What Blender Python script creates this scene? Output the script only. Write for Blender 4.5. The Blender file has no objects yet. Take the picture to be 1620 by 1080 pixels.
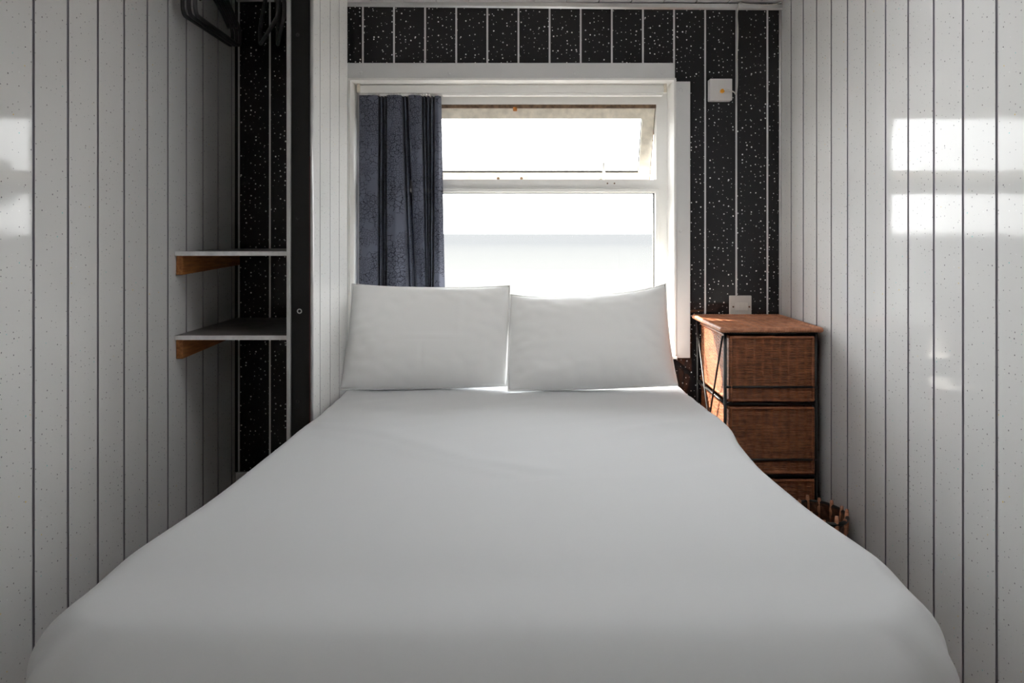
import bpy, bmesh, math, random
from mathutils import Vector, Matrix, noise

random.seed(7)
SC = bpy.context.scene
COL = SC.collection
PI = math.pi
ZC = 1.13            # eye height above the floor
F = 1175.0           # focal length in pixels of the 1620 px wide frame
VX, VY = 825.0, 370.0


def W(px, py, Y):
    """point of the room seen at pixel (px, py) when it stands Y metres away"""
    return ((px - VX) / F * Y, Y, ZC + (VY - py) / F * Y)


# ------------------------------------------------------------------ materials
def new_mat(name):
    m = bpy.data.materials.new(name)
    m.use_nodes = True
    nt = m.node_tree
    b = nt.nodes['Principled BSDF']
    return m, nt, b


def srgb(r, g, b):
    f = lambda c: (c / 255 / 12.92) if c / 255 <= 0.04045 else ((c / 255 + 0.055) / 1.055) ** 2.4
    return (f(r), f(g), f(b), 1.0)


def simple(name, col, rough=0.5, metal=0.0, noise_amt=0.0, nscale=40.0, bump=0.0, bscale=200.0, spec=0.5):
    m, nt, b = new_mat(name)
    b.inputs['Base Color'].default_value = col
    b.inputs['Roughness'].default_value = rough
    b.inputs['Metallic'].default_value = metal
    b.inputs['Specular IOR Level'].default_value = spec
    tc = nt.nodes.new('ShaderNodeTexCoord')
    if noise_amt > 0:
        n = nt.nodes.new('ShaderNodeTexNoise')
        n.inputs['Scale'].default_value = nscale
        n.inputs['Detail'].default_value = 4
        nt.links.new(tc.outputs['Object'], n.inputs['Vector'])
        r = nt.nodes.new('ShaderNodeValToRGB')
        c = Vector(col[:3])
        r.color_ramp.elements[0].position = 0.3
        r.color_ramp.elements[1].position = 0.7
        r.color_ramp.elements[0].color = (*(c * (1 - noise_amt)), 1)
        r.color_ramp.elements[1].color = (*[min(1, v) for v in c * (1 + noise_amt)], 1)
        nt.links.new(n.outputs['Fac'], r.inputs['Fac'])
        nt.links.new(r.outputs['Color'], b.inputs['Base Color'])
    if bump > 0:
        n2 = nt.nodes.new('ShaderNodeTexNoise')
        n2.inputs['Scale'].default_value = bscale
        nt.links.new(tc.outputs['Object'], n2.inputs['Vector'])
        bp = nt.nodes.new('ShaderNodeBump')
        bp.inputs['Strength'].default_value = bump
        bp.inputs['Distance'].default_value = 0.002
        nt.links.new(n2.outputs['Fac'], bp.inputs['Height'])
        nt.links.new(bp.outputs['Normal'], b.inputs['Normal'])
    return m


def speckled(name, base, dots, plane, scale, rad, rough, wav, spec=0.5, glint=None):
    """glossy plastic cladding with flecks; plane = the two axes the board lies in"""
    m, nt, b = new_mat(name)
    L = nt.links.new
    tc = nt.nodes.new('ShaderNodeTexCoord')
    sp = nt.nodes.new('ShaderNodeSeparateXYZ')
    cb = nt.nodes.new('ShaderNodeCombineXYZ')
    L(tc.outputs['Object'], sp.inputs[0])
    L(sp.outputs[plane[0]], cb.inputs['X'])
    L(sp.outputs[plane[1]], cb.inputs['Y'])
    v = nt.nodes.new('ShaderNodeTexVoronoi')
    v.voronoi_dimensions = '2D'
    v.inputs['Scale'].default_value = scale
    v.inputs['Randomness'].default_value = 1.0
    L(cb.outputs[0], v.inputs['Vector'])
    sc = nt.nodes.new('ShaderNodeSeparateColor')
    L(v.outputs['Color'], sc.inputs[0])
    # radius of each fleck comes from its own random number; some cells stay empty
    mr = nt.nodes.new('ShaderNodeMapRange')
    mr.inputs['From Min'].default_value = 0.25
    mr.inputs['From Max'].default_value = 1.0
    mr.inputs['To Min'].default_value = 0.0
    mr.inputs['To Max'].default_value = rad
    L(sc.outputs[0], mr.inputs['Value'])
    lt = nt.nodes.new('ShaderNodeMath')
    lt.operation = 'LESS_THAN'
    L(v.outputs['Distance'], lt.inputs[0])
    L(mr.outputs[0], lt.inputs[1])
    dotc = nt.nodes.new('ShaderNodeValToRGB')
    dotc.color_ramp.interpolation = 'CONSTANT'
    el = dotc.color_ramp.elements
    el[0].position = 0
    el[0].color = dots[0]
    el[1].position = 0.55
    el[1].color = dots[1]
    for i, g in enumerate(glint or []):
        e = el.new(0.90 + 0.03 * i)
        e.color = g
    L(sc.outputs[1], dotc.inputs['Fac'])
    big = nt.nodes.new('ShaderNodeTexNoise')
    big.inputs['Scale'].default_value = 1.2
    L(tc.outputs['Object'], big.inputs['Vector'])
    bc = nt.nodes.new('ShaderNodeValToRGB')
    c = Vector(base[:3])
    bc.color_ramp.elements[0].color = (*(c * 0.97), 1)
    bc.color_ramp.elements[1].color = (*(c * 1.03), 1)
    L(big.outputs['Fac'], bc.inputs['Fac'])
    mx = nt.nodes.new('ShaderNodeMix')
    mx.data_type = 'RGBA'
    L(lt.outputs[0], mx.inputs['Factor'])
    L(bc.outputs['Color'], mx.inputs['A'])
    L(dotc.outputs['Color'], mx.inputs['B'])
    L(mx.outputs['Result'], b.inputs['Base Color'])
    b.inputs['Roughness'].default_value = rough
    b.inputs['Specular IOR Level'].default_value = spec
    n = nt.nodes.new('ShaderNodeTexNoise')
    n.inputs['Scale'].default_value = 45
    n.inputs['Detail'].default_value = 3
    L(tc.outputs['Object'], n.inputs['Vector'])
    bp = nt.nodes.new('ShaderNodeBump')
    bp.inputs['Strength'].default_value = wav
    bp.inputs['Distance'].default_value = 0.001
    L(n.outputs['Fac'], bp.inputs['Height'])
    L(bp.outputs['Normal'], b.inputs['Normal'])
    return m


M = {}
WHITE_BASE = (0.76, 0.757, 0.75, 1)
DK = [(0.19, 0.19, 0.20, 1), (0.38, 0.38, 0.39, 1)]
GL = [(0.85, 0.62, 0.15, 1), (0.25, 0.65, 0.62, 1), (0.9, 0.9, 0.9, 1)]
M['white_yz'] = speckled('white_speckled_cladding', WHITE_BASE, DK, (1, 2), 56, 0.100, 0.06, 0.10, 0.22, GL)
WD = [(0.85, 0.85, 0.84, 1), (0.45, 0.45, 0.45, 1)]
M['black_xz'] = speckled('black_sparkle_cladding', (0.016, 0.016, 0.018, 1), WD, (0, 2), 56, 0.165, 0.05, 0.06, 0.3)
M['black_yz'] = speckled('black_sparkle_cladding_side', (0.016, 0.016, 0.018, 1), WD, (1, 2), 56, 0.165, 0.05, 0.06, 0.3)
M['strip_dark'] = simple('grey_joint_strip', (0.34, 0.33, 0.36, 1), 0.35, 0.35)
M['strip_light'] = simple('pale_joint_strip', (0.66, 0.66, 0.67, 1), 0.35, 0.15)
M['chrome'] = simple('aluminium_trim', (0.62, 0.62, 0.62, 1), 0.3, 0.6, 0.1, 12)
M['satin_black'] = simple('satin_black_board', (0.010, 0.010, 0.011, 1), 0.45, 0, 0.15, 30)
M['post_black'] = simple('plain_black_edge_panel', (0.007, 0.007, 0.0075, 1), 0.4, 0, 0.2, 25, spec=0.3)
M['red_edge'] = simple('dark_red_edge', (0.07, 0.018, 0.02, 1), 0.3)
M['upvc'] = simple('white_window_plastic', (0.88, 0.87, 0.85, 1), 0.35, 0, 0.03, 8)
M['upvc_trim'] = simple('white_trim_board', (0.70, 0.70, 0.70, 1), 0.4, 0, 0.03, 8)
M['old_upvc'] = simple('yellowed_window_plastic', (0.72, 0.66, 0.56, 1), 0.4, 0, 0.18, 28)
M['rust'] = simple('brown_weathered_gasket', (0.16, 0.10, 0.06, 1), 0.8, 0, 0.5, 60)
M['orange_rust'] = simple('orange_rust', (0.55, 0.20, 0.04, 1), 0.7, 0, 0.4, 120)
M['seal'] = simple('dark_rubber_seal', (0.03, 0.03, 0.03, 1), 0.7)
M['screw'] = simple('steel_screw', (0.55, 0.55, 0.55, 1), 0.3, 0.9)
M['white_plastic'] = simple('white_plastic', (0.74, 0.72, 0.71, 1), 0.35)
M['switch_plastic'] = simple('pale_grey_plastic', (0.62, 0.60, 0.57, 1), 0.3)
M['rocker_plastic'] = simple('cream_rocker_plastic', (0.74, 0.72, 0.68, 1), 0.3)
M['orange'] = simple('orange_brass_connector', (0.85, 0.38, 0.03, 1), 0.3, 0.3)
M['cable'] = simple('white_cable', (0.66, 0.65, 0.61, 1), 0.5)
M['ceiling'] = simple('white_ceiling_board', (0.74, 0.72, 0.72, 1), 0.4)
M['floor'] = simple('brown_vinyl_floor', (0.14, 0.09, 0.06, 1), 0.5, 0, 0.3, 9)
M['hanger'] = simple('dark_grey_plastic', (0.045, 0.045, 0.048, 1), 0.38)
M['steel_rod'] = simple('black_painted_steel', (0.010, 0.010, 0.011, 1), 0.38)
M['rail_metal'] = simple('chromed_tube', (0.7, 0.7, 0.7, 1), 0.2, 1.0)
M['shelf_top'] = simple('grey_marbled_laminate', (0.20, 0.19, 0.185, 1), 0.3, 0, 0.3, 18)
M['shelf_edge'] = simple('white_laminate_edge', (0.85, 0.85, 0.85, 1), 0.35, 0, 0.15, 30)
M['bark'] = simple('bark', (0.05, 0.04, 0.03, 1), 0.9, 0, 0.3, 20)
M['leaf'] = simple('dull_green_leaf', (0.035, 0.045, 0.03, 1), 0.7, 0, 0.3, 5)
M['sea'] = simple('pale_grey_sea', (0.043, 0.048, 0.055, 1), 0.9, spec=0.0)
def sea_mat():
    m, nt, b = new_mat('pale_sea_with_surf')
    L = nt.links.new
    tc = nt.nodes.new('ShaderNodeTexCoord')
    sp = nt.nodes.new('ShaderNodeSeparateXYZ')
    L(tc.outputs['Object'], sp.inputs[0])
    mp = nt.nodes.new('ShaderNodeMapping')
    mp.inputs['Scale'].default_value = (0.004, 0.03, 1)
    L(tc.outputs['Object'], mp.inputs[0])
    n = nt.nodes.new('ShaderNodeTexNoise')
    n.inputs['Scale'].default_value = 1.0
    L(mp.outputs[0], n.inputs['Vector'])
    ma = nt.nodes.new('ShaderNodeMath'); ma.operation = 'MULTIPLY_ADD'
    ma.inputs[1].default_value = 60.0
    L(n.outputs['Fac'], ma.inputs[0]); L(sp.outputs['Y'], ma.inputs[2])
    mr = nt.nodes.new('ShaderNodeMapRange')
    mr.inputs['From Min'].default_value = 90.0
    mr.inputs['From Max'].default_value = 260.0
    L(ma.outputs[0], mr.inputs['Value'])
    r = nt.nodes.new('ShaderNodeValToRGB')
    r.color_ramp.elements[0].color = (0.080, 0.081, 0.081, 1)
    r.color_ramp.elements[1].color = (0.0635, 0.0655, 0.0685, 1)
    L(mr.outputs[0], r.inputs[0]); L(r.outputs[0], b.inputs['Base Color'])
    b.inputs['Roughness'].default_value = 0.9
    b.inputs['Specular IOR Level'].default_value = 0.0
    return m


M['sea'] = sea_mat()
M['sand'] = simple('bright_sand', (0.086, 0.086, 0.085, 1), 0.95, spec=0.0)
M['wall_plain'] = simple('white_end_wall', (0.70, 0.70, 0.68, 1), 0.4)


def wood():
    m, nt, b = new_mat('varnished_pine')
    tc = nt.nodes.new('ShaderNodeTexCoord')
    mp = nt.nodes.new('ShaderNodeMapping')
    mp.inputs['Scale'].default_value = (60, 6, 60)
    n = nt.nodes.new('ShaderNodeTexNoise')
    n.inputs['Scale'].default_value = 2.2
    n.inputs['Detail'].default_value = 5
    r = nt.nodes.new('ShaderNodeValToRGB')
    r.color_ramp.elements[0].position = 0.3
    r.color_ramp.elements[1].position = 0.7
    r.color_ramp.elements[0].color = srgb(140, 82, 42)
    r.color_ramp.elements[1].color = srgb(196, 132, 78)
    L = nt.links.new
    L(tc.outputs['Object'], mp.inputs[0]); L(mp.outputs[0], n.inputs['Vector'])
    L(n.outputs['Fac'], r.inputs[0]); L(r.outputs[0], b.inputs['Base Color'])
    b.inputs['Roughness'].default_value = 0.5
    return m


M['wood'] = wood()


def wicker(name, lo, hi):
    m, nt, b = new_mat(name)
    L = nt.links.new
    tc = nt.nodes.new('ShaderNodeTexCoord')
    n = nt.nodes.new('ShaderNodeTexNoise')
    n.inputs['Scale'].default_value = 55
    n.inputs['Detail'].default_value = 4
    L(tc.outputs['Object'], n.inputs['Vector'])
    mp = nt.nodes.new('ShaderNodeMapping')
    mp.inputs['Scale'].default_value = (9, 9, 160)
    n2 = nt.nodes.new('ShaderNodeTexNoise')
    n2.inputs['Scale'].default_value = 1.6
    L(tc.outputs['Object'], mp.inputs[0]); L(mp.outputs[0], n2.inputs['Vector'])
    ad = nt.nodes.new('ShaderNodeMath')
    ad.operation = 'MULTIPLY_ADD'
    ad.inputs[1].default_value = 0.5
    L(n.outputs['Fac'], ad.inputs[0])
    ml = nt.nodes.new('ShaderNodeMath')
    ml.operation = 'MULTIPLY'
    ml.inputs[1].default_value = 0.5
    L(n2.outputs['Fac'], ml.inputs[0]); L(ml.outputs[0], ad.inputs[2])
    r = nt.nodes.new('ShaderNodeValToRGB')
    r.color_ramp.elements[0].position = 0.36
    r.color_ramp.elements[1].position = 0.64
    r.color_ramp.elements[0].color = lo
    r.color_ramp.elements[1].color = hi
    L(ad.outputs[0], r.inputs[0]); L(r.outputs[0], b.inputs['Base Color'])
    b.inputs['Roughness'].default_value = 0.42
    return m


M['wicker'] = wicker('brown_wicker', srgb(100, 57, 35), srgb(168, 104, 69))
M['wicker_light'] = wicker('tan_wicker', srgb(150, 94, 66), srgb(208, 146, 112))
M['wicker_dark'] = wicker('dark_wicker', srgb(50, 34, 26), srgb(104, 66, 46))


def cloth(name, col, bump=0.08):
    m, nt, b = new_mat(name)
    L = nt.links.new
    b.inputs['Base Color'].default_value = col
    b.inputs['Roughness'].default_value = 0.85
    b.inputs['Specular IOR Level'].default_value = 0.15
    b.inputs['Sheen Weight'].default_value = 0.1
    tc = nt.nodes.new('ShaderNodeTexCoord')
    n = nt.nodes.new('ShaderNodeTexNoise')
    n.inputs['Scale'].default_value = 900
    n.inputs['Detail'].default_value = 2
    L(tc.outputs['Object'], n.inputs['Vector'])
    bp = nt.nodes.new('ShaderNodeBump')
    bp.inputs['Strength'].default_value = bump
    bp.inputs['Distance'].default_value = 0.0006
    L(n.outputs['Fac'], bp.inputs['Height'])
    L(bp.outputs['Normal'], b.inputs['Normal'])
    return m


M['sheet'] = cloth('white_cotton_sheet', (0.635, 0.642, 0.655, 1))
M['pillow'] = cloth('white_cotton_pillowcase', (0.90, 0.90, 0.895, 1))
M['divan'] = cloth('grey_divan_fabric', (0.20, 0.20, 0.21, 1))


def curtain_mat():
    m, nt, b = new_mat('crackle_print_curtain')
    L = nt.links.new
    tc = nt.nodes.new('ShaderNodeTexCoord')
    uv = tc.outputs['UV']
    # three sizes of crackle, each blotted out in places
    def crackle(scale, width, seed):
        mp = nt.nodes.new('ShaderNodeMapping')
        mp.inputs['Location'].default_value = (seed, seed * 0.7, 0)
        L(uv, mp.inputs[0])
        nz = nt.nodes.new('ShaderNodeTexNoise')
        nz.inputs['Scale'].default_value = scale * 0.8
        L(mp.outputs[0], nz.inputs['Vector'])
        mm = nt.nodes.new('ShaderNodeVectorMath')
        mm.operation = 'MULTIPLY_ADD'
        mm.inputs[1].default_value = (1.3 / scale,) * 3
        L(nz.outputs['Color'], mm.inputs[0]); L(mp.outputs[0], mm.inputs[2])
        v = nt.nodes.new('ShaderNodeTexVoronoi')
        v.voronoi_dimensions = '2D'
        v.feature = 'DISTANCE_TO_EDGE'
        v.inputs['Scale'].default_value = scale
        L(mm.outputs[0], v.inputs['Vector'])
        lt = nt.nodes.new('ShaderNodeMath'); lt.operation = 'LESS_THAN'
        lt.inputs[1].default_value = width
        L(v.outputs['Distance'], lt.inputs[0])
        ms = nt.nodes.new('ShaderNodeTexNoise')
        ms.inputs['Scale'].default_value = 9
        L(mp.outputs[0], ms.inputs['Vector'])
        gt = nt.nodes.new('ShaderNodeMath'); gt.operation = 'GREATER_THAN'
        gt.inputs[1].default_value = 0.47
        L(ms.outputs['Fac'], gt.inputs[0])
        mu = nt.nodes.new('ShaderNodeMath'); mu.operation = 'MULTIPLY'
        L(lt.outputs[0], mu.inputs[0]); L(gt.outputs[0], mu.inputs[1])
        return mu.outputs[0]
    a, c = crackle(55, 0.045, 0.0), crackle(120, 0.06, 3.3)
    mxv = nt.nodes.new('ShaderNodeMath'); mxv.operation = 'MAXIMUM'
    L(a, mxv.inputs[0]); L(c, mxv.inputs[1])
    mx = nt.nodes.new('ShaderNodeMix'); mx.data_type = 'RGBA'
    mx.inputs['A'].default_value = (0.140, 0.153, 0.205, 1)
    mx.inputs['B'].default_value = (0.008, 0.009, 0.014, 1)
    L(mxv.outputs[0], mx.inputs['Factor'])
    L(mx.outputs['Result'], b.inputs['Base Color'])
    b.inputs['Roughness'].default_value = 0.75
    b.inputs['Specular IOR Level'].default_value = 0.25
    b.inputs['Sheen Weight'].default_value = 0.15
    tr = nt.nodes.new('ShaderNodeBsdfTranslucent')
    tr.inputs['Color'].default_value = (0.10, 0.13, 0.22, 1)
    ms = nt.nodes.new('ShaderNodeMixShader')
    ms.inputs[0].default_value = 0.12
    out = nt.nodes['Material Output']
    L(b.outputs[0], ms.inputs[1]); L(tr.outputs[0], ms.inputs[2]); L(ms.outputs[0], out.inputs[0])
    return m


M['curtain'] = curtain_mat()


def glass_mat():
    m, nt, b = new_mat('window_glass')
    nt.nodes.remove(b)
    L = nt.links.new
    t = nt.nodes.new('ShaderNodeBsdfTransparent')
    t.inputs['Color'].default_value = (0.97, 0.98, 0.98, 1)
    g = nt.nodes.new('ShaderNodeBsdfGlossy')
    g.inputs['Roughness'].default_value = 0.02
    lw = nt.nodes.new('ShaderNodeLayerWeight')
    lw.inputs['Blend'].default_value = 0.5
    pw_ = nt.nodes.new('ShaderNodeMath')
    pw_.operation = 'POWER'
    pw_.inputs[1].default_value = 5.0
    L(lw.outputs['Facing'], pw_.inputs[0])
    f = nt.nodes.new('ShaderNodeMath')
    f.operation = 'MULTIPLY_ADD'
    f.inputs[1].default_value = 0.6
    f.inputs[2].default_value = 0.025
    L(pw_.outputs[0], f.inputs[0])
    ms = nt.nodes.new('ShaderNodeMixShader')
    L(f.outputs[0], ms.inputs[0]); L(t.outputs[0], ms.inputs[1]); L(g.outputs[0], ms.inputs[2])
    L(ms.outputs[0], nt.nodes['Material Output'].inputs[0])
    return m


M['glass'] = glass_mat()


# ------------------------------------------------------------------ mesh tools
def obj(name, bm, mats, parent=None, smooth=False, bevel=0.0, segs=2):
    me = bpy.data.meshes.new(name)
    bmesh.ops.recalc_face_normals(bm, faces=bm.faces[:])
    bm.to_mesh(me)
    bm.free()
    for m in (mats if isinstance(mats, (list, tuple)) else [mats]):
        me.materials.append(m)
    if smooth:
        for p in me.polygons:
            p.use_smooth = True
    o = bpy.data.objects.new(name, me)
    COL.objects.link(o)
    if parent is not None:
        o.parent = parent
        # every mesh is modelled in room coordinates; keep it there
        o.matrix_parent_inverse = WORLD[parent].inverted()
    WORLD[o] = Matrix.Identity(4)
    if bevel > 0:
        md = o.modifiers.new('edge', 'BEVEL')
        md.width = bevel
        md.segments = segs
        md.limit_method = 'ANGLE'
        md.angle_limit = math.radians(40)
        md.harden_normals = False
    return o


WORLD = {}


def tag(o, label, cat, group=None, kind=None):
    o['label'] = label
    o['category'] = cat
    if group:
        o['group'] = group
    if kind:
        o['kind'] = kind
    return o


def thing(name, label, cat, loc, group=None):
    o = bpy.data.objects.new(name, None)
    COL.objects.link(o)
    o.empty_display_size = 0.05
    o.location = loc
    WORLD[o] = Matrix.Translation(loc)
    return tag(o, label, cat, group)


def struct(name, bm, mats, **k):
    o = obj(name, bm, mats, **k)
    o['kind'] = 'structure'
    return o


def box(bm, x0, x1, y0, y1, z0, z1, mi=0):
    vs = [bm.verts.new((x, y, z)) for z in (z0, z1) for y in (y0, y1) for x in (x0, x1)]
    for f in ((0, 2, 3, 1), (4, 5, 7, 6), (0, 1, 5, 4), (2, 6, 7, 3), (0, 4, 6, 2), (1, 3, 7, 5)):
        bm.faces.new([vs[i] for i in f]).material_index = mi
    return vs


def one_box(*a):
    bm = bmesh.new()
    box(bm, *a)
    return bm


def prism(bm, pts, z0, z1, mi=0):
    n = len(pts)
    a = [bm.verts.new((x, y, z0)) for x, y in pts]
    b = [bm.verts.new((x, y, z1)) for x, y in pts]
    for i in range(n):
        j = (i + 1) % n
        bm.faces.new((a[i], a[j], b[j], b[i])).material_index = mi
    bm.faces.new(a[::-1]).material_index = mi
    bm.faces.new(b).material_index = mi


def tube(bm, pts, r, n=8, closed=False, mi=0, cap=True):
    pts = [Vector(p) for p in pts]
    N = len(pts)
    rings = []
    prev = None
    for i, p in enumerate(pts):
        if closed:
            t = (pts[(i + 1) % N] - pts[i - 1]).normalized()
        else:
            t = (pts[min(i + 1, N - 1)] - pts[max(i - 1, 0)]).normalized()
        if prev is None:
            u = t.orthogonal().normalized()
        else:
            u = prev - t * prev.dot(t)
            u = u.normalized() if u.length > 1e-6 else t.orthogonal().normalized()
        prev = u
        v = t.cross(u)
        rr = r[i] if isinstance(r, (list, tuple)) else r
        rings.append([bm.verts.new(p + (u * math.cos(2 * PI * k / n) + v * math.sin(2 * PI * k / n)) * rr) for k in range(n)])
    rng = range(N) if closed else range(N - 1)
    for i in rng:
        a, b = rings[i], rings[(i + 1) % N]
        for k in range(n):
            bm.faces.new((a[k], a[(k + 1) % n], b[(k + 1) % n], b[k])).material_index = mi
    if cap and not closed:
        bm.faces.new(rings[0][::-1]).material_index = mi
        bm.faces.new(rings[-1]).material_index = mi


def smooth_path(pts, n=6, closed=False):
    """Catmull-Rom through the points"""
    P = [Vector(p) for p in pts]
    N = len(P)
    out = []
    for i in range(N if closed else N - 1):
        if closed:
            p0, p1, p2, p3 = P[i - 1], P[i], P[(i + 1) % N], P[(i + 2) % N]
        else:
            p0, p1, p2, p3 = P[max(i - 1, 0)], P[i], P[i + 1], P[min(i + 2, N - 1)]
        for k in range(n):
            t = k / n
            out.append(0.5 * ((2 * p1) + (p2 - p0) * t + (2 * p0 - 5 * p1 + 4 * p2 - p3) * t * t + (3 * p1 - p0 - 3 * p2 + p3) * t ** 3))
    if not closed:
        out.append(P[-1])
    return out


def cyl(bm, c, axis, r, h, n=20, mi=0):
    c = Vector(c)
    a = Vector(axis).normalized()
    tube(bm, [c, c + a * h], r, n, mi=mi)


def panel_run(bm, frame, s0, s1, z0, z1, first, pitch, gw=0.009, gd=0.003, back=0.03):
    """cladding boards with recessed joint strips.  frame(s, d, z) -> point; d goes into the wall"""
    prof = [(s0, 0, 0)]
    k = math.ceil((s0 - first) / pitch)
    s = first + k * pitch
    while s < s1 - gw:
        if s - gw / 2 > s0 + 1e-4:
            prof += [(s - gw / 2, 0, 0), (s - gw / 2 + 0.0005, gd, 1), (s + gw / 2 - 0.0005, gd, 1), (s + gw / 2, 0, 0)]
        s += pitch
    prof.append((s1, 0, 0))
    lo = [bm.verts.new(frame(a, d, z0)) for a, d, _ in prof]
    hi = [bm.verts.new(frame(a, d, z1)) for a, d, _ in prof]
    for i in range(len(prof) - 1):
        strip = prof[i][2] or prof[i + 1][2]
        bm.faces.new((lo[i], lo[i + 1], hi[i + 1], hi[i])).material_index = 1 if strip else 0
    b = [bm.verts.new(frame(a, back, z)) for a, z in ((s0, z0), (s1, z0), (s1, z1), (s0, z1))]
    bm.faces.new(b)
    bm.faces.new([b[0], b[3], hi[0], lo[0]])
    bm.faces.new([b[1], b[2], hi[-1], lo[-1]])
    bm.faces.new(lo + [b[1], b[0]])
    bm.faces.new(hi + [b[2], b[3]])


# ------------------------------------------------------------------ the room
XL, XR = -1.037, 1.007
YB = 2.88                     # black wall behind the bed
YE = -1.7                     # end of the room behind the viewer
HC = 0.893                    # ceiling above eye
ZT = ZC + HC
PITCH = 0.12

# opening of the window in the black wall
OX0, OX1, OZ0, OZ1 = -0.66, 0.588, ZC - 0.47, ZC + 0.593

def opal():  # diffusing pane of the added ceiling opening, spreads fill light
    m, nt, b = new_mat('opal_fill_pane')
    nt.nodes.remove(b)
    t = nt.nodes.new('ShaderNodeBsdfTranslucent')
    t.inputs['Color'].default_value = (0.78, 0.80, 0.82, 1)
    nt.links.new(t.outputs[0], nt.nodes['Material Output'].inputs[0])
    return m


M['opal'] = opal()

bm = bmesh.new()
box(bm, XL - 0.05, XR + 0.05, YE - 0.05, YB + 0.12, -0.06, 0.0)
struct('floor', bm, M['floor'])

bm = bmesh.new()
panel_run(bm, lambda s, d, z: (XR + d, s, z), YE, YB, 0, ZT, 2.054, PITCH)
struct('wall_right', bm, [M['white_yz'], M['strip_dark']])

bm = bmesh.new()
LY0, LY1, LZ0, LZ1 = -1.0, -0.2, 1.15, 1.70     # added window behind the viewer, brightens the right wall
for a in ((YE, LY0, 0, ZT), (LY0, LY1, 0, LZ0), (LY0, LY1, LZ1, ZT), (LY1, 2.715, 0, ZT)):
    panel_run(bm, lambda s, d, z: (XL - d, s, z), a[0], a[1], a[2], a[3], 1.578, PITCH)
struct('wall_left', bm, [M['white_yz'], M['strip_dark']])

bm = bmesh.new()
fr = lambda s, d, z: (s, YB + d, z)
b0 = -0.615
PB = 0.12066
e = 0.009
panel_run(bm, fr, -0.72, XR, OZ1 + e, ZT, b0, PB, 0.007, 0.0015, 0.10)
panel_run(bm, fr, OX1 + e, XR, 0, OZ1 + e, b0, PB, 0.007, 0.0015, 0.10)
panel_run(bm, fr, OX0 - e, OX1 + e, 0, OZ0 - e, b0, PB, 0.007, 0.0015, 0.10)
panel_run(bm, fr, -0.72, OX0 - e, 0, OZ1 + e, b0, PB, 0.007, 0.0015, 0.10)
struct('wall_back', bm, [M['black_xz'], M['strip_light']])

# back of the alcove
YA = 2.70
bm = bmesh.new()
panel_run(bm, lambda s, d, z: (s, YA + d, z), XL, -0.69, 0, ZT, -1.0275, 0.1128, 0.007, 0.0015, 0.05)
struct('wall_alcove', bm, [M['black_xz'], M['strip_light']])
bm = bmesh.new()
box(bm, XL + 0.004, -0.694, 2.683, YA - 0.001, 0.0, ZC - 0.862)
struct('trim_1', bm, M['shelf_edge'], bevel=0.003)

# partition between alcove and bed: black end board, speckled white side towards the bed
bm = bmesh.new()
prism(bm, [(-0.689, 2.215), (-0.625, 2.215), (-0.625, 2.637), (-0.70, 2.66), (-0.70, YB + 0.02), (-0.72, YB + 0.02), (-0.72, 2.705), (-0.689, 2.705)], 0, ZT, 0)
# white side
panel_run(bm, lambda s, d, z: (-0.619 - d, s, z), 2.206, 2.64, 0, ZT, 2.282, PITCH, 0.005, 0.002, 0.006)
pw = struct('wall_partition', bm, [M['white_yz'], M['strip_dark']])
bm = bmesh.new()
box(bm, -0.683, -0.6265, 2.200, 2.215, 0, ZT)
o = obj('end_board', bm, M['post_black'], pw, bevel=0.002)
bm = bmesh.new()
box(bm, -0.694, -0.682, 2.192, 2.219, 0, ZT)
obj('edge_trim', bm, M['chrome'], pw, bevel=0.002)
bm = bmesh.new()
tube(bm, [(-0.622, 2.203, 0), (-0.622, 2.203, ZT)], 0.0055, 12)
obj('edge_trim', bm, M['chrome'], pw, smooth=True)
bm = bmesh.new()
box(bm, -0.6275, -0.6245, 2.196, 2.2005, 0, ZC + 0.23)
obj('edge_strip', bm, M['red_edge'], pw)
for py, mt in ((55, 'post_black'), (204, 'post_black'), (345, 'post_black'), (492, 'screw'), (635, 'post_black')):
    x, y, z = W(474 if mt == 'screw' else 471, py, 2.2)
    bm = bmesh.new()
    if mt == 'screw':
        tube(bm, [(x + 0.006 * math.cos(a), 2.1985, z + 0.006 * math.sin(a)) for a in [2 * PI * k / 16 for k in range(16)]], 0.0017, 6, True)
    else:
        bmesh.ops.create_uvsphere(bm, u_segments=12, v_segments=6, radius=0.005, matrix=Matrix.Translation((x, 2.2, z)) @ Matrix.Diagonal((1, 0.5, 1, 1)))
    obj('screw_cap', bm, M[mt], pw, smooth=True)

# ceiling with board joints and an added, unseen square opening for fill light
RX0, RX1, RY0, RY1 = 0.10, 0.60, 1.38, 1.88
bm = bmesh.new()
s = XL - 0.04
nb = 17
wb = (XR + 0.04 - s) / nb
for i in range(nb):
    a, b = s + i * wb + 0.002, s + (i + 1) * wb - 0.002
    if a < RX1 and b > RX0:
        box(bm, a, b, YE, RY0, ZT, ZT + 0.02)
        box(bm, a, b, RY1, YB + 0.1, ZT, ZT + 0.02)
        for u0, u1 in ((a, min(b, RX0)), (max(a, RX1), b)):
            if u1 > u0 + 0.001:
                box(bm, u0, u1, RY0, RY1, ZT, ZT + 0.02)
    else:
        box(bm, a, b, YE, YB + 0.1, ZT, ZT + 0.02)
for a in ((XL - 0.05, RX0, YE - 0.05, YB + 0.12), (RX1, XR + 0.05, YE - 0.05, YB + 0.12), (RX0, RX1, YE - 0.05, RY0), (RX0, RX1, RY1, YB + 0.12)):
    box(bm, a[0], a[1], a[2], a[3], ZT + 0.015, ZT + 0.05)
struct('ceiling', bm, M['ceiling'])
bm = bmesh.new()
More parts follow.
